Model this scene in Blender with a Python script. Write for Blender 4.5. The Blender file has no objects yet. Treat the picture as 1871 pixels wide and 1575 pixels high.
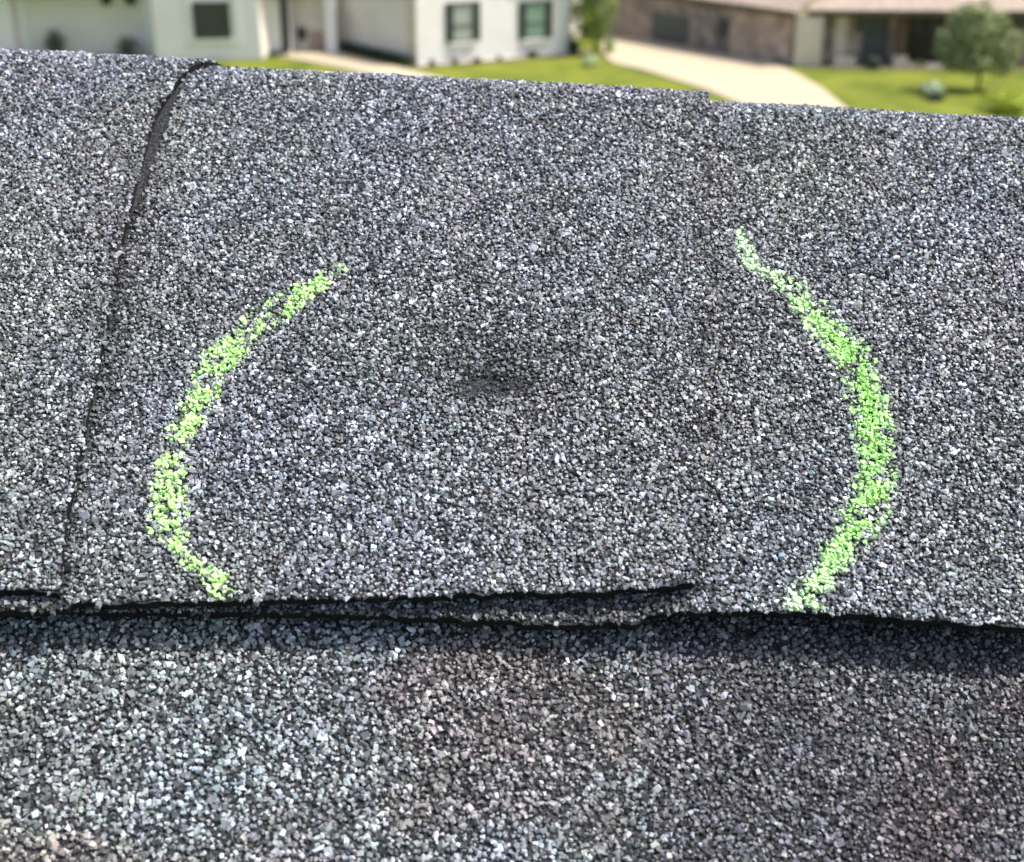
import bpy, bmesh, math, random
import numpy as np
from mathutils import Vector, Matrix

random.seed(7)
rng = np.random.default_rng(11)
S = bpy.context.scene
COL = S.collection

# ------------------------------------------------------------------ camera, light, exposure
H = 11.5                                   # eye height above the neighbours' lawn
PITCH = math.radians(24.3)
FPX = 2600.0
cam_d = bpy.data.cameras.new('camera')
cam = bpy.data.objects.new('camera', cam_d)
COL.objects.link(cam)
cam.location = (0, 0, H)
cam.rotation_euler = (math.pi / 2 - PITCH, 0, 0)
cam_d.sensor_width = 36
cam_d.lens = 36 * FPX / 1871
cam_d.clip_start = 0.01
cam_d.clip_end = 2000
cam_d.dof.use_dof = True
cam_d.dof.focus_distance = 0.35
cam_d.dof.aperture_fstop = 21
S.camera = cam

w = bpy.data.worlds.new('World')
S.world = w
w.use_nodes = True
nt = w.node_tree
bg = nt.nodes['Background']
sky = nt.nodes.new('ShaderNodeTexSky')
sky.sky_type = 'NISHITA'
sky.sun_disc = False
SUN = Vector((0.50, 0.05, 0.86)).normalized()
el = math.asin(SUN.z)
sky.sun_elevation = el
sky.sun_rotation = math.atan2(SUN.x, SUN.y)
sky.dust_density = 4.0
sky.air_density = 0.75
nt.links.new(sky.outputs[0], bg.inputs[0])
bg.inputs[1].default_value = 0.13
sun_d = bpy.data.lights.new('sun', 'SUN')
sun_d.energy = 2.9
sun_d.angle = math.radians(3)
sun_d.color = (1.0, 0.95, 0.87)
sun = bpy.data.objects.new('sun', sun_d)
COL.objects.link(sun)
sun.rotation_euler = SUN.to_track_quat('Z', 'Y').to_euler()
sun.location = (0, 0, 60)
S.view_settings.view_transform = 'Standard'
S.view_settings.look = 'None'
S.view_settings.gamma = 1
S.view_settings.exposure = 0.95
S.view_settings.use_curve_mapping = False

# ------------------------------------------------------------------ lens arithmetic (photo point -> point of the place)
CAM = Vector((0, 0, H))
FW = Vector((0, math.cos(PITCH), -math.sin(PITCH)))
UP = Vector((0, math.sin(PITCH), math.cos(PITCH)))
RT = Vector((1, 0, 0))
def ray(px, py):
    return FW + RT * ((px - 935.5) / FPX) - UP * ((py - 787.5) / FPX)
def G(px, py, z=0.0):
    d = ray(px, py)
    return CAM + d * ((z - H) / d.z)

# ------------------------------------------------------------------ naming helpers
def tag(o, label=None, cat=None, group=None, kind=None):
    if label: o['label'] = label
    if cat: o['category'] = cat
    if group: o['group'] = group
    if kind: o['kind'] = kind
    return o
def empty(name, loc=(0, 0, 0)):
    o = bpy.data.objects.new(name, None)
    o.empty_display_size = 0.1
    COL.objects.link(o)
    o.location = loc
    return o
def mesh_obj(name, verts, faces, mat, parent=None, smooth=False, world=True):
    me = bpy.data.meshes.new(name)
    me.from_pydata([tuple(v) for v in verts], [], faces)
    me.update()
    if smooth:
        for p in me.polygons: p.use_smooth = True
    o = bpy.data.objects.new(name, me)
    COL.objects.link(o)
    me.materials.append(mat)
    if parent:
        o.parent = parent
        if world and parent.type == 'EMPTY' and parent.parent is None:
            me.transform(Matrix.Translation(-Vector(parent.location)))
        elif world:
            r = parent
            while r.parent: r = r.parent
            if r.type == 'EMPTY': me.transform(Matrix.Translation(-Vector(r.location)))
    return o

# ------------------------------------------------------------------ materials
def mat(name, col, rough=0.8, spec=0.3, noise=None, bump=None, metallic=0.0):
    m = bpy.data.materials.new(name)
    m.use_nodes = True
    n = m.node_tree
    b = n.nodes['Principled BSDF']
    b.inputs['Base Color'].default_value = (*col, 1)
    b.inputs['Roughness'].default_value = rough
    b.inputs['Specular IOR Level'].default_value = spec
    b.inputs['Metallic'].default_value = metallic
    if noise:
        sc, col2, lo, hi = noise
        tc = n.nodes.new('ShaderNodeTexCoord')
        t = n.nodes.new('ShaderNodeTexNoise')
        t.inputs['Scale'].default_value = sc
        t.inputs['Detail'].default_value = 6
        r = n.nodes.new('ShaderNodeValToRGB')
        r.color_ramp.elements[0].position = lo
        r.color_ramp.elements[1].position = hi
        r.color_ramp.elements[0].color = (*col, 1)
        r.color_ramp.elements[1].color = (*col2, 1)
        n.links.new(tc.outputs['Object'], t.inputs['Vector'])
        n.links.new(t.outputs['Fac'], r.inputs['Fac'])
        n.links.new(r.outputs['Color'], b.inputs['Base Color'])
        if bump:
            bp = n.nodes.new('ShaderNodeBump')
            bp.inputs['Strength'].default_value = 0.5
            bp.inputs['Distance'].default_value = bump
            n.links.new(t.outputs['Fac'], bp.inputs['Height'])
            n.links.new(bp.outputs['Normal'], b.inputs['Normal'])
    return m

def attr_mat(name, rough, spec):
    m = bpy.data.materials.new(name)
    m.use_nodes = True
    n = m.node_tree
    b = n.nodes['Principled BSDF']
    a = n.nodes.new('ShaderNodeAttribute')
    a.attribute_name = 'tone'
    n.links.new(a.outputs['Color'], b.inputs['Base Color'])
    b.inputs['Roughness'].default_value = rough
    b.inputs['Specular IOR Level'].default_value = spec
    return m
M_GRAN = attr_mat('granule_mineral', 0.5, 0.6)
M_CHALK = attr_mat('chalk_dust', 0.95, 0.1)

def shingle_mat(name, tint):
    """granulated asphalt: used under and beyond the modelled granules"""
    m = bpy.data.materials.new(name)
    m.use_nodes = True
    n = m.node_tree
    b = n.nodes['Principled BSDF']
    tc = n.nodes.new('ShaderNodeTexCoord')
    v = n.nodes.new('ShaderNodeTexVoronoi')
    v.inputs['Scale'].default_value = 760
    r = n.nodes.new('ShaderNodeValToRGB')
    e = r.color_ramp.elements
    e[0].position = 0.0; e[0].color = (0.008, 0.009, 0.012, 1)
    e[1].position = 1.0; e[1].color = (0.34 * tint[0], 0.35 * tint[1], 0.38 * tint[2], 1)
    k = e.new(0.55); k.color = (0.05 * tint[0], 0.052 * tint[1], 0.06 * tint[2], 1)
    sep = n.nodes.new('ShaderNodeSeparateColor')
    n.links.new(tc.outputs['Object'], v.inputs['Vector'])
    n.links.new(v.outputs['Color'], sep.inputs['Color'])
    n.links.new(sep.outputs[0], r.inputs['Fac'])
    n.links.new(r.outputs['Color'], b.inputs['Base Color'])
    bp = n.nodes.new('ShaderNodeBump')
    bp.inputs['Strength'].default_value = 0.8
    bp.inputs['Distance'].default_value = 0.0006
    bp.invert = True
    n.links.new(v.outputs['Distance'], bp.inputs['Height'])
    n.links.new(bp.outputs['Normal'], b.inputs['Normal'])
    b.inputs['Roughness'].default_value = 0.75
    return m
M_SHINGLE = shingle_mat('granulated_asphalt', (1, 1, 1))
M_ASPHALT = mat('bare_asphalt', (0.008, 0.008, 0.010), 0.9, 0.12, (900, (0.018, 0.018, 0.022), 0.4, 0.7), 0.0003)
M_FINES = mat('asphalt_with_mineral_fines', (0.012, 0.013, 0.015), 0.9, 0.12, (1500, (0.075, 0.078, 0.085), 0.42, 0.68), 0.0004)
M_DECK = mat('plywood_deck', (0.25, 0.17, 0.09), 0.8, 0.2, (12, (0.18, 0.11, 0.06), 0.4, 0.6))

M_GRASS = mat('lawn_grass', (0.180, 0.200, 0.032), 0.95, 0.05, (0.55, (0.095, 0.13, 0.022), 0.38, 0.66))
M_CONC = mat('pale_concrete', (0.50, 0.42, 0.29), 0.9, 0.2, (0.6, (0.43, 0.37, 0.27), 0.3, 0.7))
M_WHITE = mat('white_painted_siding', (0.90, 0.87, 0.85), 0.7, 0.3, (1.2, (0.84, 0.81, 0.78), 0.45, 0.75))
M_TRIM = mat('white_trim', (0.82, 0.82, 0.80), 0.5, 0.4)
M_CREAM = mat('cream_siding', (0.82, 0.77, 0.70), 0.8, 0.2, (0.9, (0.75, 0.71, 0.63), 0.4, 0.7))
M_GREYW = mat('grey_window_frame', (0.07, 0.08, 0.075), 0.5, 0.4)
M_SHUT = mat('dark_shutter', (0.035, 0.045, 0.035), 0.5, 0.4)
M_DARKM = mat('dark_metal', (0.03, 0.032, 0.036), 0.45, 0.5)
M_GLASS = mat('window_glass', (0.06, 0.065, 0.06), 0.3, 0.4)
M_CURT = mat('pale_curtain', (0.40, 0.43, 0.38), 0.9, 0.1)
M_GREENG = mat('green_tinted_glass', (0.20, 0.32, 0.25), 0.15, 0.5)
M_ROOFG = mat('grey_shingle_roof', (0.12, 0.12, 0.12), 0.9, 0.2, (9, (0.20, 0.19, 0.18), 0.35, 0.7))
M_ROOFT = mat('tan_shingle_roof', (0.30, 0.245, 0.20), 0.9, 0.2, (3, (0.42, 0.35, 0.29), 0.35, 0.7))
M_FASC = mat('brown_fascia', (0.10, 0.075, 0.05), 0.6, 0.3)
M_BED = mat('mulch_bed', (0.20, 0.17, 0.11), 1, 0.05, (3, (0.10, 0.10, 0.05), 0.35, 0.7))
M_STONE = mat('pale_cast_stone', (0.66, 0.60, 0.50), 0.85, 0.2, (2, (0.56, 0.51, 0.42), 0.35, 0.7))
M_DOOR = mat('dark_stained_door', (0.018, 0.013, 0.012), 0.45, 0.4)
M_SLATE = mat('slate_blue_paint', (0.07, 0.085, 0.09), 0.6, 0.3)
M_WOOD = mat('brown_post', (0.12, 0.075, 0.05), 0.7, 0.3)
M_BARK = mat('bark', (0.10, 0.075, 0.045), 0.95, 0.1)
M_PINK = mat('tan_render', (0.50, 0.40, 0.33), 0.9, 0.1)

def brick_mat(name, c1, c2, mortar):
    m = bpy.data.materials.new(name)
    m.use_nodes = True
    n = m.node_tree
    b = n.nodes['Principled BSDF']
    tc = n.nodes.new('ShaderNodeTexCoord')
    uvw = n.nodes.new('ShaderNodeSeparateXYZ')
    cmb = n.nodes.new('ShaderNodeCombineXYZ')
    add = n.nodes.new('ShaderNodeMath')
    t = n.nodes.new('ShaderNodeTexBrick')
    t.inputs['Color1'].default_value = (*c1, 1)
    t.inputs['Color2'].default_value = (*c2, 1)
    t.inputs['Mortar'].default_value = (*mortar, 1)
    t.inputs['Scale'].default_value = 4.4
    t.inputs['Mortar Size'].default_value = 0.02
    n.links.new(tc.outputs['Object'], uvw.inputs[0])
    n.links.new(uvw.outputs['X'], add.inputs[0]); n.links.new(uvw.outputs['Y'], add.inputs[1])
    n.links.new(add.outputs[0], cmb.inputs['X']); n.links.new(uvw.outputs['Z'], cmb.inputs['Y'])
    n.links.new(cmb.outputs[0], t.inputs['Vector'])
    nz = n.nodes.new('ShaderNodeTexNoise'); nz.inputs['Scale'].default_value = 1.6; nz.inputs['Detail'].default_value = 5
    rp = n.nodes.new('ShaderNodeMapRange'); rp.inputs[1].default_value = 0.35; rp.inputs[2].default_value = 0.65
    rp.inputs[3].default_value = 0.55; rp.inputs[4].default_value = 1.1
    mx = n.nodes.new('ShaderNodeVectorMath'); mx.operation = 'SCALE'
    n.links.new(tc.outputs['Object'], nz.inputs['Vector']); n.links.new(nz.outputs['Fac'], rp.inputs[0])
    n.links.new(t.outputs['Color'], mx.inputs[0]); n.links.new(rp.outputs[0], mx.inputs['Scale'])
    n.links.new(mx.outputs[0], b.inputs['Base Color'])
    b.inputs['Roughness'].default_value = 0.9
    return m
M_BRICKG = brick_mat('grey_brown_brick', (0.32, 0.27, 0.24), (0.24, 0.20, 0.19), (0.36, 0.33, 0.30))
M_BRICKP = brick_mat('tan_pink_brick', (0.46, 0.36, 0.29), (0.36, 0.27, 0.22), (0.54, 0.48, 0.40))

def leaf_mat(name, c):
    m = bpy.data.materials.new(name)
    m.use_nodes = True
    n = m.node_tree
    b = n.nodes['Principled BSDF']
    a = n.nodes.new('ShaderNodeAttribute'); a.attribute_name = 'tone'
    n.links.new(a.outputs['Color'], b.inputs['Base Color'])
    b.inputs['Roughness'].default_value = 0.7
    b.inputs['Subsurface Weight'].default_value = 0.0
    return m
M_LEAF = leaf_mat('leaf', None)

# ------------------------------------------------------------------ THE ROOF UNDER THE CAMERA
SL = math.radians(27.5)       # roof slope
L_LEG = 0.1815                 # cap leg, lower edge to ridge line
RAD = 0.020                   # rounding of the bent cap
PHI = 2 * SL
YAW = math.radians(-4.0)
TILT = math.radians(3.0)
base = Matrix.Rotation(YAW, 3, 'Z') @ Matrix.Rotation(TILT, 3, 'Y')
U = base @ Vector((1, 0, 0))
V = base @ Vector((0, math.cos(SL), math.sin(SL)))
N = U.cross(V)
P0 = CAM + ray(935, 1117) * 0.311
ROOF_M = Matrix(((U.x, V.x, N.x, P0.x), (U.y, V.y, N.y, P0.y), (U.z, V.z, N.z, P0.z), (0, 0, 0, 1)))
def L(px, py, n=0.0):
    """photo point -> (u, v) on the plane n above the roof plane"""
    d = ray(px, py)
    t = ((P0 - CAM).dot(N) + n) / d.dot(N)
    q = CAM + d * t - P0
    return q.dot(U), q.dot(V)
S1 = L_LEG - RAD * math.tan(PHI / 2)
def prof(s, n):
    """distance s up the cap and over the ridge, height n -> local (y, z); numpy friendly"""
    s = np.asarray(s, float); n = np.asarray(n, float)
    ph = np.clip((s - S1) / RAD, 0, PHI)
    over = np.maximum((s - S1) - RAD * PHI, 0)
    y = np.minimum(s, S1) + (RAD + n) * np.sin(ph) + over * np.cos(ph)
    z = -RAD + (RAD + n) * np.cos(ph) - over * np.sin(ph)
    return y, z, ph

# smooth value noise for numpy
_T = rng.random((256, 256))
def vnoise(x, y):
    xi = np.floor(x).astype(int); yi = np.floor(y).astype(int)
    fx = x - xi; fy = y - yi
    fx = fx * fx * (3 - 2 * fx); fy = fy * fy * (3 - 2 * fy)
    a = _T[xi % 256, yi % 256]; b = _T[(xi + 1) % 256, yi % 256]
    c = _T[xi % 256, (yi + 1) % 256]; d = _T[(xi + 1) % 256, (yi + 1) % 256]
    return (a * (1 - fx) + b * fx) * (1 - fy) + (c * (1 - fx) + d * fx) * fy
def fbm(x, y, o=3):
    r = 0; a = 0.5; t = 0
    for k in range(o):
        r = r + a * vnoise(x * 2 ** k + 17 * k, y * 2 ** k + 31 * k); t += a; a *= 0.5
    return r / t

def poly_s_of_u(pts, n=0.0):
    q = [L(*p) for p in pts]
    us = np.array([a for a, b in q]); vs = np.array([b for a, b in q])
    i = np.argsort(us)
    return lambda u: np.interp(u, us[i], vs[i])
def poly_u_of_s(pts, n=0.0):
    q = [L(px, py, n) for px, py in pts]
    us = np.array([a for a, b in q]); vs = np.array([b for a, b in q])
    i = np.argsort(vs)
    return lambda s: np.interp(s, vs[i], us[i])

TH = 0.0026
class Sheet:
    """one shingle: region between two side curves and a lower curve, bent over the profile"""
    def __init__(s, uL, uR, sb, s_end, n_of, th=TH, seed=0):
        s.uL, s.uR, s.sb, s.s_end, s.n_of, s.th, s.seed = uL, uR, sb, s_end, n_of, th, seed
    def us(s, a, b):
        sm = s.s_end * b
        u = s.uL(sm) + (s.uR(sm) - s.uL(sm)) * a
        lo = s.sb(u)
        ss = lo + (s.s_end - lo) * b
        u = s.uL(ss) + (s.uR(ss) - s.uL(ss)) * a
        return u, ss
    def top(s, u, ss, dn=0.0):
        n = s.n_of(u, ss) - s.dent(u, ss) + 0.0011 * (fbm(u * 22 + s.seed * 9.1 + 50, ss * 22 + 50) - 0.5) + dn
        y, z, ph = prof(ss, n)
        return u, y, z, ph
    def body(s, name, parent, label=None, nu=70, nv=70):
        a, b = np.meshgrid(np.linspace(0, 1, nu), np.linspace(0, 1, nv))
        u, ss = s.us(a, b)
        ru = 0.0005 * (fbm(ss * 500 + s.seed, u * 30, 2) - 0.5)
        jb = 0.0022 * (fbm(u * 300 + s.seed, u * 0 + 3, 4) - 0.5) * (b == 0)
        ss = ss + jb
        u = u + ru * (((a == 0) | (a == 1)))
        x1, y1, z1, _ = s.top(u, ss, -0.0003)
        x2, y2, z2, _ = s.top(u, ss, -s.th)
        v = np.concatenate([np.stack([x1, y1, z1], -1).reshape(-1, 3), np.stack([x2, y2, z2], -1).reshape(-1, 3)])
        f = []; mi = []
        K = nu * nv
        for j in range(nv - 1):
            for i in range(nu - 1):
                q = j * nu + i
                f.append((q, q + 1, q + nu + 1, q + nu)); mi.append(0)
                f.append((K + q, K + q + nu, K + q + nu + 1, K + q + 1)); mi.append(1)
        for i in range(nu - 1):
            f.append((K + i, K + i + 1, i + 1, i)); mi.append(1)
            q = (nv - 1) * nu + i
            f.append((q, q + 1, K + q + 1, K + q)); mi.append(1)
        for j in range(nv - 1):
            q = j * nu
            f.append((q, q + nu, K + q + nu, K + q)); mi.append(1)
            q = j * nu + nu - 1
            f.append((q + nu, q, K + q, K + q + nu)); mi.append(1)
        me = bpy.data.meshes.new(name)
        me.from_pydata(v.tolist(), [], f)
        me.materials.append(M_SHINGLE if s.plain else M_FINES); me.materials.append(M_ASPHALT)
        me.polygons.foreach_set('material_index', mi)
        me.update()
        o = bpy.data.objects.new(name, me)
        COL.objects.link(o)
        o.parent = parent
        if label: o['label'] = label
        return o
    plain = False
    def dent(s, u, ss):
        if s.seed != 2: return 0
        du, ds = L(897, 700, 0.0018)
        return 0.0011 * np.exp(-((u - du) / 0.0085) ** 2 - ((ss - ds) / 0.0050) ** 2) - 0.0003 * np.exp(-((u - du) / 0.013) ** 2 - ((ss - ds) / 0.009) ** 2)

# granules --------------------------------------------------------------
CUBE = np.array([(-1, -1, -1), (1, -1, -1), (1, 1, -1), (-1, 1, -1), (-1, -1, 1), (1, -1, 1), (1, 1, 1), (-1, 1, 1)], float)
CF = np.array([(0, 3, 2, 1), (4, 5, 6, 7), (0, 1, 5, 4), (1, 2, 6, 5), (2, 3, 7, 6), (3, 0, 4, 7)])
def rand_rot(n, tilt):
    az = rng.random(n) * 2 * np.pi
    tx = rng.normal(0, tilt, n); ty = rng.normal(0, tilt, n)
    ca, sa = np.cos(az), np.sin(az)
    Rz = np.zeros((n, 3, 3)); Rz[:, 0, 0] = ca; Rz[:, 0, 1] = -sa; Rz[:, 1, 0] = sa; Rz[:, 1, 1] = ca; Rz[:, 2, 2] = 1
    Rx = np.zeros((n, 3, 3)); Rx[:, 0, 0] = 1; Rx[:, 1, 1] = np.cos(tx); Rx[:, 1, 2] = -np.sin(tx); Rx[:, 2, 1] = np.sin(tx); Rx[:, 2, 2] = np.cos(tx)
    Ry = np.zeros((n, 3, 3)); Ry[:, 1, 1] = 1; Ry[:, 0, 0] = np.cos(ty); Ry[:, 0, 2] = np.sin(ty); Ry[:, 2, 0] = -np.sin(ty); Ry[:, 2, 2] = np.cos(ty)
    return Rx @ Ry @ Rz
def grain_mesh(name, P, ph, size, flat, cols, material, parent, label=None, tilt=0.35):
    n = len(P)
    v = CUBE[None] * (1 + rng.uniform(-0.60, 0.36, (n, 8, 3)))
    v[:, 4:, :2] *= rng.uniform(0.45, 0.95, (n, 1, 1))
    ax = np.stack([size * rng.uniform(0.8, 1.25, n), size * rng.uniform(0.65, 1.05, n), size * flat], -1) * 0.72
    v = v * ax[:, None, :]
    v = np.einsum('nij,nkj->nki', rand_rot(n, tilt), v)
    c, s_ = np.cos(-ph), np.sin(-ph)       # follow the bend
    y = v[:, :, 1] * c[:, None] - v[:, :, 2] * s_[:, None]
    z = v[:, :, 1] * s_[:, None] + v[:, :, 2] * c[:, None]
    v[:, :, 1] = y; v[:, :, 2] = z
    v = v + P[:, None, :]
    f = (CF[None] + (np.arange(n) * 8)[:, None, None]).reshape(-1)
    me = bpy.data.meshes.new(name)
    me.vertices.add(n * 8); me.vertices.foreach_set('co', v.reshape(-1).astype(np.float32))
    me.loops.add(n * 24); me.loops.foreach_set('vertex_index', f.astype(np.int32))
    me.polygons.add(n * 6)
    me.polygons.foreach_set('loop_start', (np.arange(n * 6) * 4).astype(np.int32))
    me.update(calc_edges=True)
    me.shade_flat()
    at = me.color_attributes.new('tone', 'FLOAT_COLOR', 'POINT')
    cc = np.ones((n, 8, 4), np.float32); cc[:, :, :3] = cols[:, None, :]
    at.data.foreach_set('color', cc.reshape(-1))
    me.materials.append(material)
    o = bpy.data.objects.new(name, me)
    COL.objects.link(o)
    if parent: o.parent = parent
    if label: o['label'] = label
    return o

# photo coordinates of local points
Uv, Vv, Nv = np.array(U), np.array(V), np.array(N); P0v = np.array(P0 - CAM)
def to_px(P):
    W = P0v + P[:, :1] * Uv + P[:, 1:2] * Vv + P[:, 2:] * Nv
    dz = W @ np.array(FW)
    return 935.5 + FPX * (W @ np.array(RT)) / dz, 787.5 - FPX * (W @ np.array(UP)) / dz

# the two chalk strokes (path of the crayon over the cap, with its width)
ST_L = [(628, 492, 14), (608, 504, 34), (578, 522, 36), (540, 545, 40), (511, 567, 48), (470, 590, 44), (440, 622, 48), (405, 652, 62), (375, 690, 60), (364, 735, 60), (336, 775, 54), (322, 815, 46), (318, 860, 62), (306, 893, 72), (308, 935, 66), (306, 960, 66), (326, 998, 40), (345, 1020, 34), (369, 1040, 38), (395, 1062, 52), (412, 1078, 44)]
ST_R = [(1350, 424, 16), (1354, 445, 26), (1367, 471, 34), (1395, 498, 22), (1428, 515, 36), (1457, 535, 44), (1486, 576, 52), (1520, 608, 58), (1548, 645, 70), (1576, 695, 72), (1585, 743, 68), (1594, 785, 76), (1598, 830, 72), (1600, 870, 68), (1594, 912, 74), (1568, 950, 84), (1556, 982, 66), (1524, 1019, 62), (1504, 1048, 52), (1480, 1085, 68), (1458, 1106, 52)]
def stroke_field(px, py, st):
    """0 at the axis, 1 at the edge of the stroke; and position 0..1 along it"""
    best = np.full(len(px), 9e9); pos = np.zeros(len(px))
    for i in range(len(st) - 1):
        x0, y0, w0 = st[i]; x1, y1, w1 = st[i + 1]
        dx, dy = x1 - x0, y1 - y0
        t = np.clip(((px - x0) * dx + (py - y0) * dy) / (dx * dx + dy * dy), 0, 1)
        d = np.hypot(px - x0 - t * dx, py - y0 - t * dy) / (0.46 * (w0 + (w1 - w0) * t))
        k = d < best
        best[k] = d[k]; pos[k] = (i + t[k]) / (len(st) - 1)
    return best, pos

chalk_store = {0: [], 1: []}
def tint_field(u, v):
    """slow drift of the granule blend: blue-grey, green-grey, brown-grey"""
    a = fbm(u * 28 + 5, v * 28 + 9, 2); b = fbm(u * 34 + 70, v * 34 + 40, 2)
    r = 0.93 + 0.13 * (b - 0.5); g = 1.0 + 0.09 * (a - 0.5); bl = 1.10 - 0.16 * (a - 0.5) - 0.14 * (b - 0.5)
    return np.stack([r, g, bl], -1)
def granulate(sh, parent, dens, size0, light=1.0, tint=(1, 1, 1), b_max=1.0, bounds=None, fade=None, chalk=True, nm='granules'):
    # jittered lattice in (u, s)
    u0, u1, s0, s1 = bounds
    st = 1.0 / math.sqrt(dens) * 1e-3
    gu, gs = np.meshgrid(np.arange(u0, u1, st), np.arange(s0, s1, st))
    gu = gu + rng.uniform(-0.5, 0.5, gu.shape) * st * 1.1; gs = gs + rng.uniform(-0.5, 0.5, gs.shape) * st * 1.1
    u = gu.ravel(); ss = gs.ravel()
    rag = 0.0020 * (fbm(u * 700 + sh.seed, ss * 700, 2) - 0.5)
    ok = (ss > sh.sb(u) + rag) & (ss < sh.s_end) & (u > sh.uL(ss) + rag) & (u < sh.uR(ss) + 0.0001 + rag)
    if sh is shB:      # granules rubbed off beside the neighbouring cap's edge
        dd = ss * 0 + u - edge_A(ss)
        ok &= ~((dd > -0.001) & (dd < -0.0004 + 0.0021 * fbm(ss * 190, ss * 0 + 2, 4)) & (rng.random(u.shape) < 0.62))
    if sh is shC:
        dd = u - edge_B(ss)
        ok &= ~((dd > -0.0005) & (dd < 0.0012 * fbm(ss * 160, ss * 0 + 2, 3)) & (rng.random(u.shape) < 0.6) & (ss > 0.004))
    # the hail bruise has lost part of its granules
    u, ss = u[ok], ss[ok]
    n = len(u)
    size = size0 * np.exp(rng.normal(0, 0.24, n)); size = np.clip(size, size0 * 0.5, size0 * 1.75)
    x, y, z, ph = sh.top(u, ss, size * 0.06 + rng.uniform(-0.00012, 0.00016, n))
    P = np.stack([x, y, z], -1)
    px, py = to_px(P)
    if chalk:
        d1 = ((px - 895) / 62) ** 2 + ((py - 706) / 20) ** 2
        d2 = ((px - 900) / 120) ** 2 + ((py - 672) / 75) ** 2
        nz = fbm(u * 420, ss * 420, 2)
        kill = ((d1 + (nz - 0.5) * 3.0 < 0.9) & (rng.random(n) < 0.68)) | ((d2 < 1) & (nz > 0.62) & (rng.random(n) < 0.5))
        keep = ~kill
        u, ss, size, P, ph, px, py, z = u[keep], ss[keep], size[keep], P[keep], ph[keep], px[keep], py[keep], z[keep]
        n = len(u)
    # mineral mix
    k = rng.random(n)
    val = np.where(k < 0.20, rng.uniform(0.02, 0.06, n), np.where(k < 0.56, rng.uniform(0.09, 0.19, n), np.where(k < 0.90, rng.uniform(0.19, 0.34, n), rng.uniform(0.36, 0.64, n))))
    drift = 0.72 + 0.48 * fbm(u * 90 + 3, ss * 90 + 8, 4) + 0.16 * fbm(u * 420, ss * 420 + 8, 2)
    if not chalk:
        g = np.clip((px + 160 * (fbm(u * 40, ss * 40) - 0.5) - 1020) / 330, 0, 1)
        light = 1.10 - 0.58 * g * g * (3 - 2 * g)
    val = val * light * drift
    if chalk:
        d2 = ((px - 905) / 120) ** 2 + ((py - 672) / 80) ** 2
        val = val * (1 - 0.55 * np.exp(-d2 * 1.0))
        val = np.where((((px - 1035) / 26) ** 2 + ((py - 640) / 14) ** 2 < 1) | (((px - 775) / 20) ** 2 + ((py - 604) / 13) ** 2 < 1), val * 0.4, val)
        if sh is shB: val = val * (1 - 0.62 * np.exp(-((u - edge_A(ss)) / 0.0030) ** 2) * (0.4 + 0.9 * fbm(ss * 90, u * 90, 3)))  # seam shade beside the left cap's lip, painted into the granule tone
        if sh is shC: val = np.where((u < edge_B(ss) - 0.0005) & (ss < sB(u)), val * 0.36, val)      # headlap strip: upper lip's shade painted into its blend
        if sh is shB: val = np.where((u < edge_A(ss)) & (ss < sA(u)), val * 0.45, val)  # same painted shade on the strip below the left cap's lip
        val = np.where(((px - 895) / 66) ** 2 + ((py - 704) / 22) ** 2 + (fbm(u * 500, ss * 500, 2) - 0.5) * 1.4 < 1, val * 0.36, val)
        # patchy darker streak along the next cap's edge below
        stk = np.exp(-((px - 1285) / 30) ** 2) * np.clip(2.6 * fbm(ss * 60, ss * 0 + 4, 3) - 0.75, 0.18, 1) * 0.75; stk = stk + 0.9 * np.exp(-((px - 1297) / 16) ** 2 - ((py - 318) / 22) ** 2); val = val * (1 - 0.46 * np.clip(stk, 0, 1.2))
        val = val * (1 - 0.35 * np.exp(-((px - 215 - (650 - py) * 0.12) / 55) ** 2) * np.exp(-((py - 470) / 190) ** 2))
    tf = tint_field(u, ss)
    if not chalk:
        wm = np.clip((fbm(u * 30 + 2.3, ss * 42 + 7.7, 3) - 0.5) * 5, 0, 1)[:, None]
        tf = tf * (1 + wm * np.array([0.20, 0.0, -0.08]))
        val = val * (1 - 0.36 * wm[:, 0])
    cols = np.clip(val[:, None] * tf * np.array(tint) * (1 + rng.normal(0, 0.04, (n, 3))), 0.004, 0.8)
    if chalk:
        taken = np.zeros(n, bool)
        for key, stt in ((0, ST_L), (1, ST_R)):
            d, pos = stroke_field(px, py, stt)
            nz = fbm(u * 330 + 11 * key, ss * 330 + 5, 2)
            dens_s = 0.97 if key else 0.92
            p = dens_s * np.clip(1.32 - d * 0.85 - np.abs(nz - 0.5) * (1.0 if key else 1.5), 0, 1) * (d < 1.18)
            p = np.where(nz < (0.40 if key else 0.46), p * 0.15, p)
            hit = (rng.random(n) < p) & ~taken
            taken |= hit
            dust = (np.clip(1.5 - d, 0, 0.6) * rng.random(n) ** 1.8 * 0.7)[:, None] * np.array([[0.34, 0.50, 0.22]])
            cols = np.clip(cols + dust, 0, 0.8)
            if hit.any():
                chalk_store[key].append((P[hit], ph[hit], size[hit], pos[hit], d[hit]))
        keep = ~taken
        P, ph, size, cols = P[keep], ph[keep], size[keep], cols[keep]
    flat = rng.uniform(0.38, 0.66, len(P))
    o = grain_mesh(nm, P, ph, size, flat, cols, M_GRAN, parent)
    o['kind'] = 'stuff'
    return o

roof = empty('shingle_roof')
roof.matrix_world = ROOF_M
tag(roof, 'blue-grey asphalt shingle roof filling the foreground, with bent caps along its ridge', 'roof')

const = lambda c: (lambda s: np.asarray(s) * 0 + c)
S_END = S1 + RAD * PHI + 0.10
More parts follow.
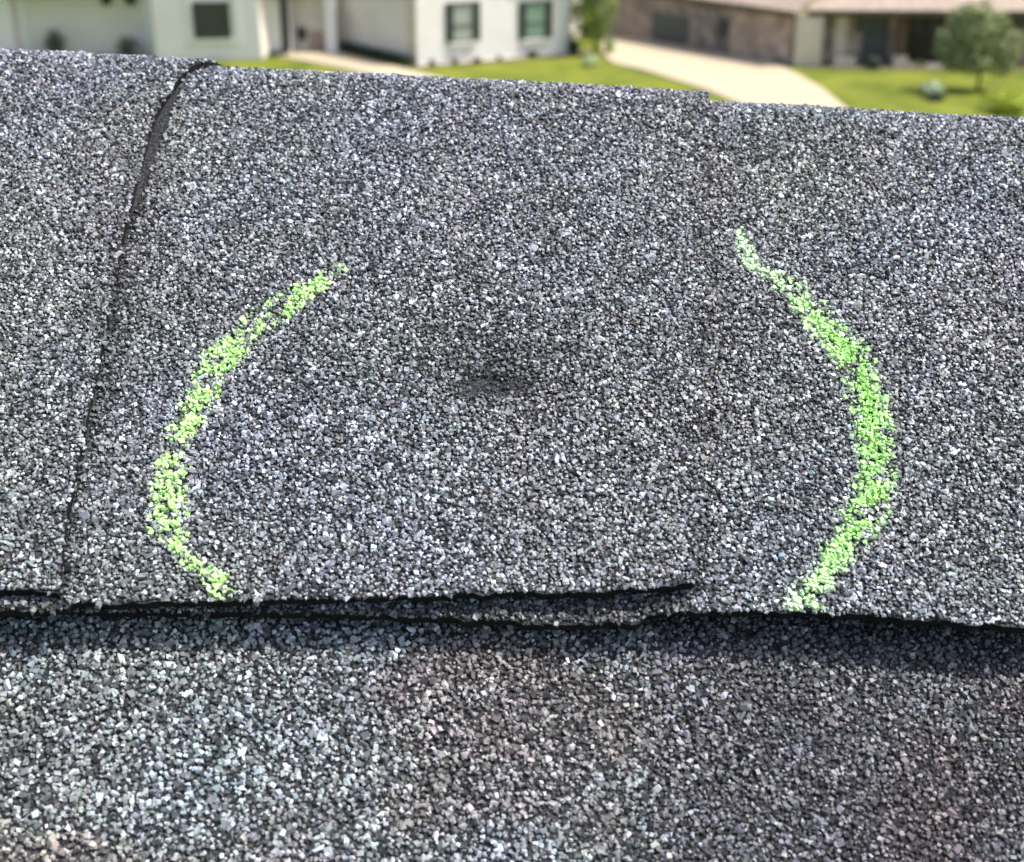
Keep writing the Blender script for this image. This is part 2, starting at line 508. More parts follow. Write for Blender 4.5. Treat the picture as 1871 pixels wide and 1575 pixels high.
# side edges, read off the photograph
eA = poly_u_of_s([(108, 1110), (110, 1090), (125, 950), (150, 830), (178, 700), (205, 560), (228, 440), (255, 330), (278, 240), (292, 200)])
uAe = float(eA(S1 + 0.0))
def edge_A(s):
    s = np.asarray(s)
    r = eA(s)
    return r + np.clip(s - (S1 - 0.024), 0, 0.055) ** 2 * 6.0
xBC = poly_u_of_s([(1262, 1112), (1268, 1090), (1284, 900), (1290, 700), (1292, 500), (1294, 330), (1294, 240)])
def edge_B(s): return xBC(s)
uA0 = L(-520, 700)[0]; uC1 = L(2340, 700)[0]
uAm = float(L(200, 600)[0]); uBm = float(L(1288, 600)[0])
PITCH_U = uBm - uAm
sA = poly_s_of_u([(-400, 1072), (0, 1086), (60, 1087), (112, 1096)])
sB = poly_s_of_u([(-200, 1118), (-50, 1112), (0, 1110), (112, 1118), (122, 1104), (300, 1103), (500, 1100), (700, 1098), (850, 1093), (960, 1091), (1100, 1091), (1180, 1084), (1262, 1076)])
sC = poly_s_of_u([(-60, 1122, -.0075), (60, 1124, -.0075), (500, 1128, -.006), (750, 1134, -.005), (960, 1144, -.004), (1165, 1145, -.003), (1186, 1119, -.001), (1262, 1113), (1450, 1119), (1600, 1126), (1750, 1139), (1871, 1146), (2300, 1160)])
SAW = 0.0025
nA = lambda u, s: SAW * np.clip(1 + (u - edge_A(s)) / PITCH_U, 0.0, 1) + 0 * s
def nB(u, s):
    t = (u - edge_A(s)) / PITCH_U
    return SAW * np.where(t > 0, 0.15 + 1.05 * np.minimum(t, 1), np.maximum(0.15 + 5 * t, -0.6))
def nC(u, s):
    t = (u - edge_B(s)) / PITCH_U
    return np.where(t < 0, 1.9 * SAW * np.maximum(t, -1.1) - 0.0012 * np.clip(-t * 12, 0, 1), 0.8 * SAW * np.minimum(t, 1.2))
shA = Sheet(const(uA0), edge_A, sA, S_END, nA, seed=1)
shB = Sheet(lambda s: edge_A(s) - 0.030, edge_B, sB, S_END, nB, seed=2)
shC = Sheet(lambda s: edge_B(s) - 0.155, const(uC1), sC, S_END, nC, seed=3)
GB = (L(-430, 700)[0], L(2230, 700)[0])
DENS = 1.35; SZ = 0.00065
capA = shA.body('ridge_cap_shingle', roof, 'leftmost cap, its dark side edge curving up to the ridge')
capB = shB.body('ridge_cap_shingle', roof, 'middle cap with the dark bruise and the left chalk stroke', nu=300)
capC = shC.body('ridge_cap_shingle', roof, 'right-hand cap with the right chalk stroke', nu=300)
SG = S1 + RAD * PHI * 0.95
granulate(shA, capA, DENS, SZ, bounds=(GB[0], float(edge_A(0.1)) + 0.04, -0.02, SG))
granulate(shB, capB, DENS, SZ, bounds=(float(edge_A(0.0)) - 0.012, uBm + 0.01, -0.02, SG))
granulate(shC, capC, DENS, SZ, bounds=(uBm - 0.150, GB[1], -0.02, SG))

# chalk
def make_chalk(key, label):
    pp = chalk_store[key]
    P = np.concatenate([a[0] for a in pp]); ph = np.concatenate([a[1] for a in pp])
    sz = np.concatenate([a[2] for a in pp]); pos = np.concatenate([a[3] for a in pp]); d = np.concatenate([a[4] for a in pp])
    n = len(P)
    f = rng.random(n)
    if key:   # vivid green, whiter near the top and the foot
        g = np.clip(np.minimum((pos - 0.12) / 0.25, (1.02 - pos) / 0.22), 0, 1) * (1 - 0.45 * np.clip(d, 0, 1))
        c0 = np.array([0.56, 0.74, 0.50]); c1 = np.array([0.36, 0.70, 0.20])
    else:     # pale yellow green
        g = 0.55 + 0.45 * rng.random(n)
        c0 = np.array([0.62, 0.77, 0.48]); c1 = np.array([0.41, 0.72, 0.24])
    cols = c0 + (c1 - c0) * np.clip(g * (0.65 + 0.6 * f), 0, 1)[:, None]
    cols = np.clip(cols * (0.72 + 0.34 * rng.random((n, 1))), 0, 0.85)
    # dust crumbs caught between the coated granules
    m = int(n * 0.8); i = rng.integers(0, n, m)
    P2 = P[i] + rng.normal(0, 0.00055, (m, 3)) * np.array([1, 1, 0.15])
    Pn = np.concatenate([P, P2]); phn = np.concatenate([ph, ph[i]])
    szn = np.concatenate([np.clip(sz * 1.3, 0, 0.0011), sz[i] * rng.uniform(0.3, 0.75, m)])
    cn = np.concatenate([cols, cols[i] * 0.85])
    Pn[:, 2] += 0.00012
    o = grain_mesh('chalk_mark', Pn, phn, szn, rng.uniform(0.45, 0.8, len(Pn)), cn, M_CHALK, None, tilt=0.22)
    o.matrix_world = ROOF_M
    tag(o, label, 'chalk mark', 'green chalk strokes circling the bruise on the ridge')
make_chalk(0, 'pale yellow-green chalk stroke bowing left of the bruise, thin and broken')
make_chalk(1, 'bright green chalk stroke bowing right of the bruise, thick and dense')

# a cap next door on either side, and more along the ridge, bare of modelled granules
def plain_cap(k):
    off = k * PITCH_U
    e = 0.25 * PITCH_U
    uLc = uAm + off - e if k > 0 else uAm + off - e
    s = Sheet(const(uAm + off - PITCH_U * 1.2), const(uAm + off), const(0.002 * math.sin(k * 2.1)), S_END,
              lambda u, ss: SAW * np.clip(1 + (u - (uAm + off)) / PITCH_U, -0.15, 1) + 0 * ss, seed=k + 20)
    s.plain = True
    return s.body('ridge_cap_shingle', roof, None, nu=14, nv=26)
for k in (-1, -2, -3, 3, 4, 5):
    plain_cap(k)

# field shingles under the caps ------------------------------------------
FD = -0.0100                     # top of the field shingles below the cap plane
def field(u0, u1, s0, s1, lift, seed, plain, label=None):
    n_of = lambda u, s: FD + lift * np.clip(1 - (s - s0) / 0.15, 0, 1) + 0 * u
    sh = Sheet(const(u0), const(u1), const(s0), s1, n_of, th=0.003, seed=seed)
    sh.plain = plain
    return sh, sh.body('roof_shingle', roof, label, nu=24, nv=14)
uJ = L(1192, 1200, FD)[0]
EXP = 0.143
sF0 = -0.118
sh1, f1 = field(uJ - 0.62, uJ - 0.0001, sF0, 0.05, 0.0002, 31, False, 'pale field shingle below the left and middle caps')
sh2, f2 = field(uJ + 0.0001, uJ + 0.5, sF0, 0.05, -0.0004, 32, False, 'darker brown-grey field shingle below the right cap')
gb0, gb1 = L(-150, 1400, FD)[0], L(2020, 1400, FD)[0]
sbot = L(935, 1720, FD)[1]
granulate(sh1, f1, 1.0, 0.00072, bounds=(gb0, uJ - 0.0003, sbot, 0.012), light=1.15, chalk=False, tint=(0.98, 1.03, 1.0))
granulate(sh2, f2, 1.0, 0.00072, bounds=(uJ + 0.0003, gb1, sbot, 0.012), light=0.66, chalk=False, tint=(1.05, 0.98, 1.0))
for c in range(1, 5):
    s0 = sF0 - EXP * c
    st = (c * 0.31) % 0.9
    x = -1.5 + st
    while x < 1.5:
        sh, o = field(x, x + 0.897, s0, s0 + EXP + 0.05, 0.0035, 40 + c, True)
        x += 0.9
def slab(name, u0, u1, prf, th, material, label=None):
    v = []
    for uu in (u0, u1):
        for (yy, zz) in prf: v.append((uu, yy, zz))
        for (yy, zz) in reversed(prf): v.append((uu, yy, zz - th))
    n = len(prf) * 2
    f = [tuple(range(n))[::-1], tuple(range(n, 2 * n))]
    for i in range(n):
        j = (i + 1) % n
        f.append((i, j, j + n, i + n))
    o = mesh_obj(name, v, f, material, roof, world=False)
    if label: o['label'] = label
    return o
# lower roof continuing to the eaves on the near side, and the far slope
ca, sa = math.cos(PHI), math.sin(PHI)
yr, zr = L_LEG, 0.0
slab('roof_deck', -3.2, 3.2, [(-3.6, -0.016), (yr, -0.016), (yr + 3.6 * ca, -0.016 - 3.6 * sa)], 0.02, M_DECK)
slab('shingle_field', -3.2, 3.2, [(-3.6, -0.0125), (sF0 - EXP * 4 + 0.02, -0.0125)], 0.003, M_SHINGLE)
slab('shingle_field', -3.2, 3.2, [(yr + 0.02 * ca, -0.0120 - 0.02 * sa), (yr + 3.6 * ca, -0.0120 - 3.6 * sa)], 0.003, M_SHINGLE)

def box_pts(c, ux, uy, uz):
    v = []
    for sx in (-1, 1):
        for sy in (-1, 1):
            for sz in (-1, 1):
                v.append(c + ux * sx + uy * sy + uz * sz)
    return v
BF = [(0, 1, 3, 2), (4, 6, 7, 5), (0, 4, 5, 1), (2, 3, 7, 6), (0, 2, 6, 4), (1, 5, 7, 3)]
def wbox(name, x0, x1, y0, y1, z0, z1, m, parent, label=None):
    c = Vector(((x0 + x1) / 2, (y0 + y1) / 2, (z0 + z1) / 2))
    o = mesh_obj(name, box_pts(c, Vector(((x1 - x0) / 2, 0, 0)), Vector((0, (y1 - y0) / 2, 0)), Vector((0, 0, (z1 - z0) / 2))), BF, m, parent)
    if label: o['label'] = label
    return o
own = empty('house_body', (0, 0.3, 0))
tag(own, 'walls of the tall house carrying the foreground shingle roof', 'house')
zt = H - 2.15
wbox('wall', -2.8, 2.8, -2.6, -2.45, 0, zt, M_WHITE, own)
wbox('wall', -2.8, 2.8, 3.0, 3.15, 0, zt, M_WHITE, own)
wbox('wall', -2.8, -2.65, -2.45, 3.0, 0, zt, M_WHITE, own)
wbox('wall', 2.65, 2.8, -2.45, 3.0, 0, zt, M_WHITE, own)

# ------------------------------------------------------------------ GROUND
def ground_sheet(name, pts, z, m, thick=None):
    v = [Vector((p[0], p[1], z)) for p in pts]
    n = len(v)
    f = [tuple(range(n))]
    if thick:
        v += [Vector((p[0], p[1], z - thick)) for p in pts]
        for i in range(n):
            j = (i + 1) % n
            f.append((i, i + n, j + n, j))
    o = mesh_obj(name, v, f, m)
    o['kind'] = 'structure'
    return o
ground_sheet('lawn', [(-900, -300), (900, -300), (900, 1500), (-900, 1500)], 0, M_GRASS)
def gp(*pts, z=0.06): return [G(x, y, z).to_2d() for x, y in pts]
ground_sheet('driveway', gp((1100, 60), (1200, 60), (1290, 78), (1370, 98), (1445, 128), (1500, 158), (1545, 195), (1640, 290), (1480, 290), (1365, 193), (1290, 162), (1220, 140), (1170, 125), (1120, 114), (1100, 96)), 0.06, M_CONC, 0.1)
ground_sheet('walkway', gp((520, 86), (600, 90), (660, 106), (735, 124), (800, 140), (900, 170), (820, 178), (700, 140), (620, 122), (545, 108), (500, 100)), 0.06, M_CONC, 0.1)
ground_sheet('garden_bed', gp((625, 92), (757, 124), (800, 121), (900, 114), (1000, 105), (1075, 100), (1080, 90), (1000, 88), (757, 112), (640, 82), z=0.03), 0.03, M_BED, 0.06)
ground_sheet('garden_bed', gp((1440, 122), (1560, 128), (1760, 128), (1890, 128), (1890, 115), (1440, 115), z=0.03), 0.03, M_BED, 0.06)

# ------------------------------------------------------------------ HOUSES
class Wall:
    """vertical wall standing between two ground points; facade pieces are measured on its plane"""
    def __init__(s, a, b, h, m, parent, th=0.2, back=None):
        s.a = Vector(G(*a)); s.b = Vector(G(*b)); s.d = (s.b - s.a); s.len = s.d.length; s.d.normalize()
        s.n = Vector((s.d.y, -s.d.x, 0))
        if s.n.y > 0 and abs(s.n.y) > 0.05: s.n = -s.n
        s.h = h; s.parent = parent
        s.obj = s.box('wall', 0, s.len, 0, h, -th, 0, m)
    def box(s, name, t0, t1, z0, z1, d0, d1, m, parent=None, label=None):
        c = s.a + s.d * ((t0 + t1) / 2) + Vector((0, 0, (z0 + z1) / 2)) + s.n * ((d0 + d1) / 2)
        o = mesh_obj(name, box_pts(c, s.d * ((t1 - t0) / 2), s.n * ((d1 - d0) / 2), Vector((0, 0, (z1 - z0) / 2))), BF, m, parent or s.parent)
        bm = bmesh.new(); bm.from_mesh(o.data); bmesh.ops.recalc_face_normals(bm, faces=bm.faces); bm.to_mesh(o.data); bm.free()
        if label: o['label'] = label
        return o
    def tz(s, px, py):
        d = ray(px, py)
        t = (s.a - CAM).dot(s.n) / d.dot(s.n)
        q = CAM + d * t
        return (q - s.a).dot(s.d), q.z
    def rect(s, name, x0, y0, x1, y1, d0, d1, m, parent=None, label=None, zmin=0.0):
        ym = (y0 + y1) / 2; xm = (x0 + x1) / 2
        t0 = s.tz(x0, ym)[0]; t1 = s.tz(x1, ym)[0]
        z1 = s.tz(xm, y0)[1]; z0 = max(zmin, s.tz(xm, y1)[1])
        return s.box(name, min(t0, t1), max(t0, t1), z0, z1, d0, d1, m, parent, label)
    def window(s, x0, y0, x1, y1, frame_m, pane_m, shutters=None, label=None, z_top=None, low_m=None):
        ym = (y0 + y1) / 2; xm = (x0 + x1) / 2
        t0 = s.tz(x0, ym)[0]; t1 = s.tz(x1, ym)[0]
        z1 = z_top or s.tz(xm, y0)[1]; z0 = s.tz(xm, y1)[1]
        f = 0.07
        # surround frame as one piece with a real opening
        O = [(t0, z0), (t1, z0), (t1, z1), (t0, z1)]; I = [(t0 + f, z0 + f), (t1 - f, z0 + f), (t1 - f, z1 - f), (t0 + f, z1 - f)]
        v = []
        for dd in (0.004, 0.09):
            for (t, z) in O + I: v.append(s.a + s.d * t + Vector((0, 0, z)) + s.n * dd)
        fc = []
        for i in range(4):
            j = (i + 1) % 4
            fc += [(8 + i, 8 + j, 12 + j, 12 + i), (i, 4 + i, 4 + j, j), (i, j, 8 + j, 8 + i), (4 + i, 12 + i, 12 + j, 4 + j)]
        fr = mesh_obj('window', v, fc, frame_m, s.parent)
        if label: fr['label'] = label
        zm = z0 + (z1 - z0) * 0.42
        s.box('pane', t0 + f, t1 - f, zm + 0.03, z1 - f, 0.02, 0.03, pane_m, fr)
        s.box('pane', t0 + f, t1 - f, z0 + f, zm - 0.03, 0.02, 0.03, low_m or pane_m, fr)
        s.box('rail', t0 + f, t1 - f, zm - 0.03, zm + 0.03, 0.02, 0.07, frame_m, fr)
        s.box('sill', t0 - 0.12, t1 + 0.12, z0 - 0.12, z0 - 0.002, 0.004, 0.16, M_TRIM, fr)
        if shutters:
            s.box('shutter', t0 - shutters, t0 - 0.01, z0, z1, 0.004, 0.06, M_SHUT, fr)
            s.box('shutter', t1 + 0.01, t1 + shutters, z0, z1, 0.004, 0.06, M_SHUT, fr)
        return fr

wh = empty('white_house', G(700, 60))
tag(wh, 'white house beyond the left half of the ridge, with shuttered windows and an entrance', 'house')
WH = 3.0
a0 = Wall((-420, 96), (262, 100), WH, M_CREAM, wh)
a0.rect('corner_board', 34, -60, 47, 100, 0.003, 0.08, M_TRIM)
a0s = Wall((-420, 100), (30, 101), WH, M_WHITE, wh, th=0.3)
a1 = Wall((288, 110), (478, 108), WH, M_WHITE, wh)
a1l = Wall((262, 100), (286.5, 109.5), WH, M_WHITE, wh)
a1r = Wall((479.5, 107.5), (497, 100), WH, M_CREAM, wh)
a1.window(352, -20, 420, 71, M_GREYW, M_GLASS, None, 'dark window', z_top=2.6)
a1.rect('window_surround', 338, -40, 347, 84, 0.003, 0.06, M_TRIM)
a1.rect('window_surround', 427, -40, 436, 84, 0.003, 0.06, M_TRIM)
a2 = Wall((498, 100), (534, 100), WH, M_WHITE, wh)
a2.rect('downspout', 513, -40, 527, 92, 0.003, 0.16, M_DARKM)
a2.rect('foundation_vent', 492, 92, 527, 103, 0.165, 0.5, M_SHUT)
a3 = Wall((534, 92), (600, 92), WH, M_CREAM, wh)
a3.rect('back_panel', 566, 56, 592, 92, 0.003, 0.05, M_PINK)
a3.rect('wall_lantern', 545, 50, 560, 72, 0.003, 0.2, M_SHUT, label='dark lantern in the entrance recess')
a3.rect('header', 534, -60, 600, -6, 0.003, 0.3, M_TRIM)
pilr = Wall((597, 98), (616, 98), WH, M_TRIM, wh, th=0.4)
pilr.obj.name = 'pillar'
a4 = Wall((617, 88), (745, 117), WH, M_CREAM, wh)
a4b = Wall((744, 117.5), (762, 121), WH, M_STONE, wh, th=0.25)
a4b.obj.name = 'corner_pier'
a5 = Wall((763, 121), (1040, 98), WH, M_WHITE, wh)
a5.window(825, 4, 866, 76, M_GREYW, M_CURT, 0.30, 'left shuttered window with a pale blind', low_m=M_CURT)
a5.window(958, 2, 998, 70, M_GREYW, M_GREENG, 0.30, 'right shuttered window with green-tinted glass')
a5.rect('corner_board', 1022, -60, 1040, 97, 0.003, 0.06, M_TRIM)
a5.rect('foundation', 764, 108, 1036, 125, 0.003, 0.1, M_STONE)
a6 = Wall((1041, 97.5), (1062, 60), WH, M_CREAM, wh)
# wall lanterns on the recessed left wall
for x in (195, 239):
    a0.rect('wall_lantern', x - 8, -16, x + 8, 8, 0.003, 0.25, M_DARKM)
# roof of the white house: hipped block over all walls
def hip_roof(name, pts, z, rise, over, m, parent):
    c = sum((Vector((p[0], p[1], 0)) for p in pts), Vector()) / len(pts)
    v = []
    for p in pts:
        q = Vector((p[0], p[1], 0)); q = q + (q - c).normalized() * over
        v.append(Vector((q.x, q.y, z)))
    n = len(pts)
    for p in list(v[:n]): v.append(Vector((p.x, p.y, z + 0.18)))
    r0 = c + (Vector((pts[0][0], pts[0][1], 0)) - c) * 0.0
    xs = sorted(pts, key=lambda p: p[0])
    left = Vector((xs[0][0], 0, 0)); right = Vector((xs[-1][0], 0, 0)); w_ = (right.x - left.x)
    A = Vector((left.x + w_ * 0.3, c.y, z + rise)); B = Vector((right.x - w_ * 0.3, c.y, z + rise))
    v += [A, B]
    f = [tuple(range(n))[::-1]]
    for i in range(n):
        j = (i + 1) % n
        f.append((i, j, n + j, n + i))
        pi = 2 * n if (v[i].x) < c.x else 2 * n + 1
        pj = 2 * n if (v[j].x) < c.x else 2 * n + 1
        if pi == pj: f.append((n + i, n + j, pi))
        else: f.append((n + i, n + j, pj, pi))
    return mesh_obj(name, v, f, m, parent)
lf = G(-420, 100); rg = G(757, 117); mid = G(1040, 98)
hip_roof('roof', [(lf.x, lf.y - 0.4), (G(478, 106).x, G(478, 106).y), (G(600, 96).x, G(600, 96).y + 0.2), (G(600, 96).x, lf.y + 14), (lf.x, lf.y + 14)], WH, 3.2, 0.35, M_ROOFG, wh)
hip_roof('roof', [(rg.x, rg.y), (mid.x, mid.y), (mid.x + 0.4, mid.y + 12), (G(600, 96).x, mid.y + 12), (G(617, 88).x, G(617, 88).y)], WH, 3.0, 0.35, M_ROOFG, wh)

bh = empty('brick_house', G(1560, 60))
tag(bh, 'low tan brick house with a brown eave beyond the driveway, right of the white house', 'house')
BH = 2.25
b1 = Wall((1090, 58), (1448, 121), BH, M_BRICKG, bh)
b1.rect('garage_opening', 1192, 27, 1258, 76, 0.003, 0.05, M_SLATE, label='dark opening in the driveway side of the wall')
b1.rect('pilaster', 1264, 15, 1312, 86, 0.003, 0.12, M_BRICKG)
b1.rect('wall_lantern', 1316, 36, 1329, 66, 0.003, 0.25, M_DARKM)
b1.rect('brick_panel', 1334, 22, 1446, 112, 0.003, 0.05, M_BRICKP, label='paler pinkish brick panel')
b2 = Wall((1450, 122), (1498, 122), BH + 0.1, M_STONE, bh, th=0.5)
b2.obj.name = 'corner_pillar'
b3 = Wall((1500, 116), (1900, 118), BH, M_BRICKP, bh)
b3.rect('pilaster', 1524, 14, 1546, 112, 0.003, 0.15, M_STONE)
b3.rect('window', 1562, 22, 1626, 60, 0.003, 0.05, M_GREYW, label='shaded porch window')
b3.rect('bench', 1576, 58, 1618, 118, 0.06, 0.6, M_SLATE, label='slate-blue bench back under the porch') if False else None
b3.rect('side_door', 1574, 60, 1620, 117, 0.06, 0.12, M_SLATE, label='slate-blue lower door beside the entrance')
b3.rect('porch_post', 1634, 18, 1652, 116, 0.3, 0.55, M_WOOD)
dr = b3.rect('front_door', 1658, 20, 1724, 112, 0.003, 0.08, M_DOOR)
b3.rect('door_panel', 1664, 30, 1686, 60, 0.082, 0.10, M_DARKM, parent=dr)
b3.rect('door_panel', 1696, 30, 1718, 60, 0.082, 0.10, M_DARKM, parent=dr)
b3.rect('planter_plinth', 1518, 100, 1556, 118, 0.4, 0.9, M_STONE)
b3.rect('planter_plinth', 1624, 98, 1650, 118, 0.6, 1.0, M_STONE)
b3.rect('step', 1650, 112, 1735, 124, 0.3, 1.2, M_STONE)
b3.rect('window', 1838, 30, 1900, 52, 0.003, 0.06, M_GREYW, label='dark window behind the round tree')
# roofs over the two wings: eave board + pitched plane
def lean_roof(w, t0, t1, z, over, depth, rise, mroof, label=None):
    a = w.a + w.d * t0; b = w.a + w.d * t1
    v = []
    for p in (a, b):
        for (dd, zz) in ((over, z), (over, z + 0.22), (-depth, z + 0.22 + rise), (-depth, z + rise)):
            v.append(p + w.n * dd + Vector((0, 0, zz)))
    f = [(0, 1, 2, 3), (7, 6, 5, 4), (0, 4, 5, 1), (1, 5, 6, 2), (2, 6, 7, 3), (3, 7, 4, 0)]
    o = mesh_obj('roof', v, f, mroof, w.parent)
    w.box('fascia', t0 - 0.02, t1 + 0.02, z - 0.05, z + 0.20, over + 0.003, over + 0.05, M_FASC, o)
    return o
lean_roof(b1, -1, b1.len + 0.2, BH - 0.02, 0.35, 6, 3.0, M_ROOFT)
lean_roof(b3, -0.9, b3.len + 1, BH + 0.02, 0.85, 6, 3.2, M_ROOFT)

# grey roofed building far behind the gap between the houses
gh = empty('grey_house', G(1110, 10))
tag(gh, 'grey house glimpsed behind the small tree, between the white and brick houses', 'house')
c_ = G(1095, 10)
wbox('wall', c_.x - 6, c_.x + 7, c_.y, c_.y + 7, 0, 2.8, M_BRICKG, gh)
mesh_obj('roof', [Vector((c_.x - 6.5, c_.y - .5, 2.8)), Vector((c_.x + 7.5, c_.y - .5, 2.8)), Vector((c_.x + 7.5, c_.y + 3.5, 5)), Vector((c_.x - 6.5, c_.y + 3.5, 5)), Vector((c_.x - 6.5, c_.y + 7.5, 2.8)), Vector((c_.x + 7.5, c_.y + 7.5, 2.8))],
         [(0, 1, 2, 3), (3, 2, 5, 4), (0, 3, 4), (1, 5, 2), (0, 4, 5, 1)], M_ROOFG, gh)

# ------------------------------------------------------------------ PLANTS
def leaves(name, blobs, n, leaf, c_lo, c_hi, parent=None, hollow=0.35):
    """leaf-sized faces spread in and on uneven clumps"""
    w_ = np.array([b[3] * b[4] * b[5] for b in blobs]); w_ = w_ / w_.sum()
    idx = rng.choice(len(blobs), n, p=w_)
    B = np.array([b[:6] for b in blobs])[idx]
    d = rng.normal(0, 1, (n, 3)); d /= np.linalg.norm(d, axis=1)[:, None]
    r = rng.uniform(hollow, 1.0, n) ** 0.5 * (0.9 + 0.2 * rng.random(n))
    P = B[:, :3] + d * B[:, 3:6] * r[:, None]
    P[:, 2] = np.maximum(P[:, 2], 0.02)
    nrm = d + rng.normal(0, 0.6, (n, 3)); nrm /= np.linalg.norm(nrm, axis=1)[:, None]
    t = np.cross(nrm, rng.normal(0, 1, (n, 3))); t /= np.linalg.norm(t, axis=1)[:, None]
    b2 = np.cross(nrm, t)
    sz = leaf * rng.uniform(0.6, 1.4, (n, 1))
    v = np.stack([P - t * sz, P + b2 * sz * 0.45, P + t * sz, P - b2 * sz * 0.45], 1).reshape(-1, 3)
    me = bpy.data.meshes.new(name)
    me.vertices.add(n * 4); me.vertices.foreach_set('co', v.reshape(-1).astype(np.float32))
    me.loops.add(n * 4); me.loops.foreach_set('vertex_index', np.arange(n * 4, dtype=np.int32))
    me.polygons.add(n); me.polygons.foreach_set('loop_start', (np.arange(n) * 4).astype(np.int32))
    me.update(calc_edges=True)
    at = me.color_attributes.new('tone', 'FLOAT_COLOR', 'POINT')
    k = rng.random((n, 1))
    c = np.array(c_lo) * (1 - k) + np.array(c_hi) * k
    cc = np.ones((n, 4, 4), np.float32); cc[:, :, :3] = c[:, None, :]
    at.data.foreach_set('color', cc.reshape(-1))
    me.materials.append(M_LEAF)
    o = bpy.data.objects.new(name, me); COL.objects.link(o)
    if parent:
        me.transform(Matrix.Translation(-Vector(parent.location))); o.parent = parent
    return o
def tube(name, pts, m, parent):
    v = []; f = []; K = 7
    for (x, y, z, r) in pts:
        for i in range(K):
            a = 2 * math.pi * i / K
            v.append(Vector((x + r * math.cos(a), y + r * math.sin(a), z)))
    for j in range(len(pts) - 1):
        for i in range(K):
            f.append((j * K + i, j * K + (i + 1) % K, (j + 1) * K + (i + 1) % K, (j + 1) * K + i))
    return mesh_obj(name, v, f, m, parent, smooth=True)
def shrub(name, px, py, wpx, hm, label, c_lo, c_hi, n=500, leaf=0.07, group=None, cat='shrub'):
    p = G(px, py); r = wpx / 2 * (p - CAM).length / FPX
    o = empty(name, p)
    tag(o, label, cat, group)
    bl = []
    for k in range(5):
        a = random.uniform(0, 6.28); q = r * 0.45 * random.random()
        bl.append((p.x + q * math.cos(a), p.y + q * math.sin(a), hm * random.uniform(0.4, 0.6), r * 0.65, r * 0.65, hm * 0.45))
    leaves('foliage', bl, n, leaf, c_lo, c_hi, o)
    tube('stem', [(p.x, p.y, 0, 0.04), (p.x + 0.02, p.y, hm * 0.6, 0.02)], M_BARK, o)
    return o
DK = ((0.012, 0.022, 0.008), (0.05, 0.08, 0.025))
shrub('round_shrub', 102, 103, 44, 1.35, 'dark round shrub by the cream wall, left of the pair nearest the photo edge', *DK, group='dark shrubs along the cream wall')
shrub('round_shrub', 234, 107, 52, 1.05, 'dark round shrub by the cream wall, nearer the projecting window bay', *DK, group='dark shrubs along the cream wall')
# clipped hedge along the side wall
hp = empty('low_hedge', G(690, 108)); tag(hp, 'low dark green hedge running along the cream side wall to the corner', 'hedge')
bl = []
for k in range(14):
    t = k / 13
    p = G(628 + 118 * t, 91 + 29 * t)
    bl.append((p.x, p.y - 0.15, 0.22, 0.42, 0.35, 0.26))
leaves('foliage', bl, 3200, 0.06, (0.02, 0.035, 0.012), (0.06, 0.09, 0.03), hp)
smalls = [(790, 121, 18, .32, 'lowest small shrub in the bed, right beside the white house corner'), (832, 118, 14, .3, 'small shrub in the bed below the left shuttered window'),
          (872, 116, 20, .28, 'broad low shrub in the bed just right of the left shuttered window'), (912, 112, 14, .25, 'tiny shrub in the bed midway between the shuttered windows'),
          (975, 106, 22, .35, 'brownish shrub in the bed under the green-glazed window')]
for x, y, w_, h_, lb in smalls:
    shrub('bed_shrub', x, y, w_, h_, lb, (0.07, 0.08, 0.04), (0.16, 0.17, 0.09), n=220, group='small shrubs in the bed along the white wall')
shrub('box_shrub', 1048, 99, 26, 0.62, 'near-black squat shrub at the right corner of the white house', *DK, n=600)
# small tree between the houses
def tree(name, px, py, label, blobs_px, trunk_top, n, leaf, c_lo, c_hi, r0=0.09):
    p = G(px, py); sc = (p - CAM).length / FPX
    o = empty(name, p); tag(o, label, 'tree')
    bl = []
    for (bx, by, rx, ry) in blobs_px:
        d = ray(bx, by); q = CAM + d * ((p.y + random.uniform(-.4, .4)) / d.y)
        bl.append((q.x, q.y, q.z, rx * sc, rx * sc * 0.9, ry * sc))
    leaves('crown', bl, n, leaf, c_lo, c_hi, o)
    tube('trunk', [(p.x, p.y, 0, r0), (p.x + .04, p.y, trunk_top * .5, r0 * .8), (p.x - .03, p.y, trunk_top, r0 * .4)], M_BARK, o)
    for k in range(4):
        a = k * 1.6; z0 = trunk_top * 0.6
        tube('limb', [(p.x, p.y, z0, r0 * .5), (p.x + .25 * math.cos(a), p.y + .25 * math.sin(a), z0 + .35, r0 * .35), (p.x + .6 * math.cos(a), p.y + .6 * math.sin(a), z0 + .8, r0 * .12)], M_BARK, o)
    return o
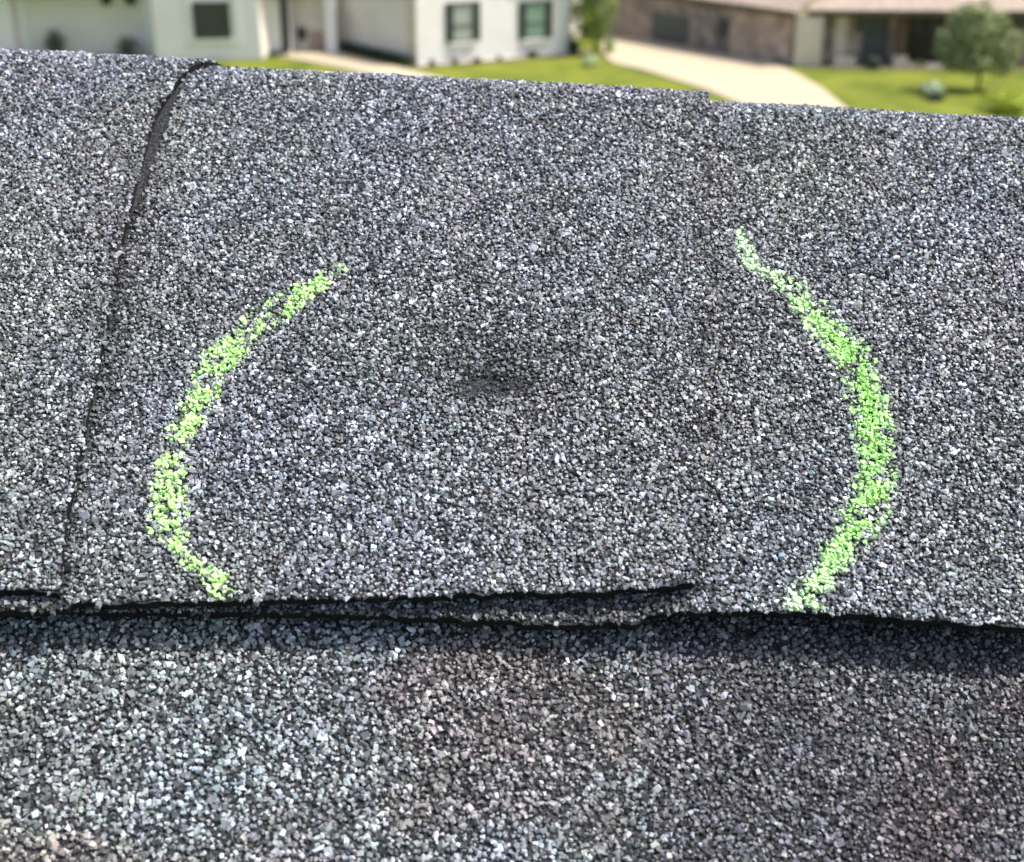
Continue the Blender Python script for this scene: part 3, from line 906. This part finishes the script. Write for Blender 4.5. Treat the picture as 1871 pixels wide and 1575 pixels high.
tree('small_tree', 1086, 98, 'small bright green tree between the white house and the driveway',
     [(1070, 30, 32, 28), (1100, 15, 30, 26), (1060, 70, 22, 20), (1065, 5, 24, 26), (1088, 55, 26, 20), (1108, 45, 14, 20), (1080, -30, 34, 28), (1098, 78, 16, 14)], 1.6, 2300, 0.10, (0.09, 0.14, 0.02), (0.24, 0.32, 0.05))
shrub('variegated_shrub', 1076, 122, 34, 0.55, 'pale cream-green variegated shrub at the foot of the small tree', (0.45, 0.55, 0.28), (0.72, 0.78, 0.50), n=380, leaf=.08)
shrub('variegated_shrub', 1112, 98, 26, 0.8, 'light green shrub between the small tree and the driveway edge', (0.25, 0.34, 0.12), (0.50, 0.60, 0.28), n=300, leaf=.08)
tree('round_tree', 1786, 166, 'round-crowned green tree on the lawn in front of the brick house',
     [(1782, 66, 44, 40), (1764, 36, 30, 26), (1816, 48, 30, 30), (1738, 82, 30, 30), (1838, 92, 26, 30), (1780, 112, 44, 22), (1780, 18, 18, 14), (1748, 108, 30, 24), (1826, 122, 24, 18), (1728, 60, 16, 14), (1850, 66, 14, 12), (1800, 8, 12, 12)], 2.0, 6500, 0.10, (0.11, 0.14, 0.045), (0.38, 0.43, 0.19), r0=0.08)
shrub('flowering_shrub', 1700, 176, 52, 0.62, 'small shrub with whitish bloom on the lawn left of the round tree', (0.30, 0.40, 0.22), (0.78, 0.82, 0.66), n=420, leaf=.08)
shrub('dark_ground_shrub', 1712, 184, 40, 0.28, 'dark low clump in front of the whitish shrub on the lawn', (0.02, 0.035, 0.03), (0.07, 0.09, 0.07), n=400, leaf=.06)
shrub('yellow_shrub', 1838, 205, 90, 0.85, 'yellow-green shrub at the right edge below the round tree', (0.25, 0.33, 0.02), (0.55, 0.62, 0.08), n=1100, leaf=.09)
shrub('porch_shrub', 1592, 126, 36, 0.55, 'dark shrub in the bed against the slate-blue door of the brick house', (0.02, 0.03, 0.02), (0.07, 0.09, 0.05), n=400)
shrub('porch_shrub', 1680, 124, 26, 0.35, 'olive shrub in the bed in front of the dark front door', (0.10, 0.11, 0.03), (0.22, 0.22, 0.07), n=300)
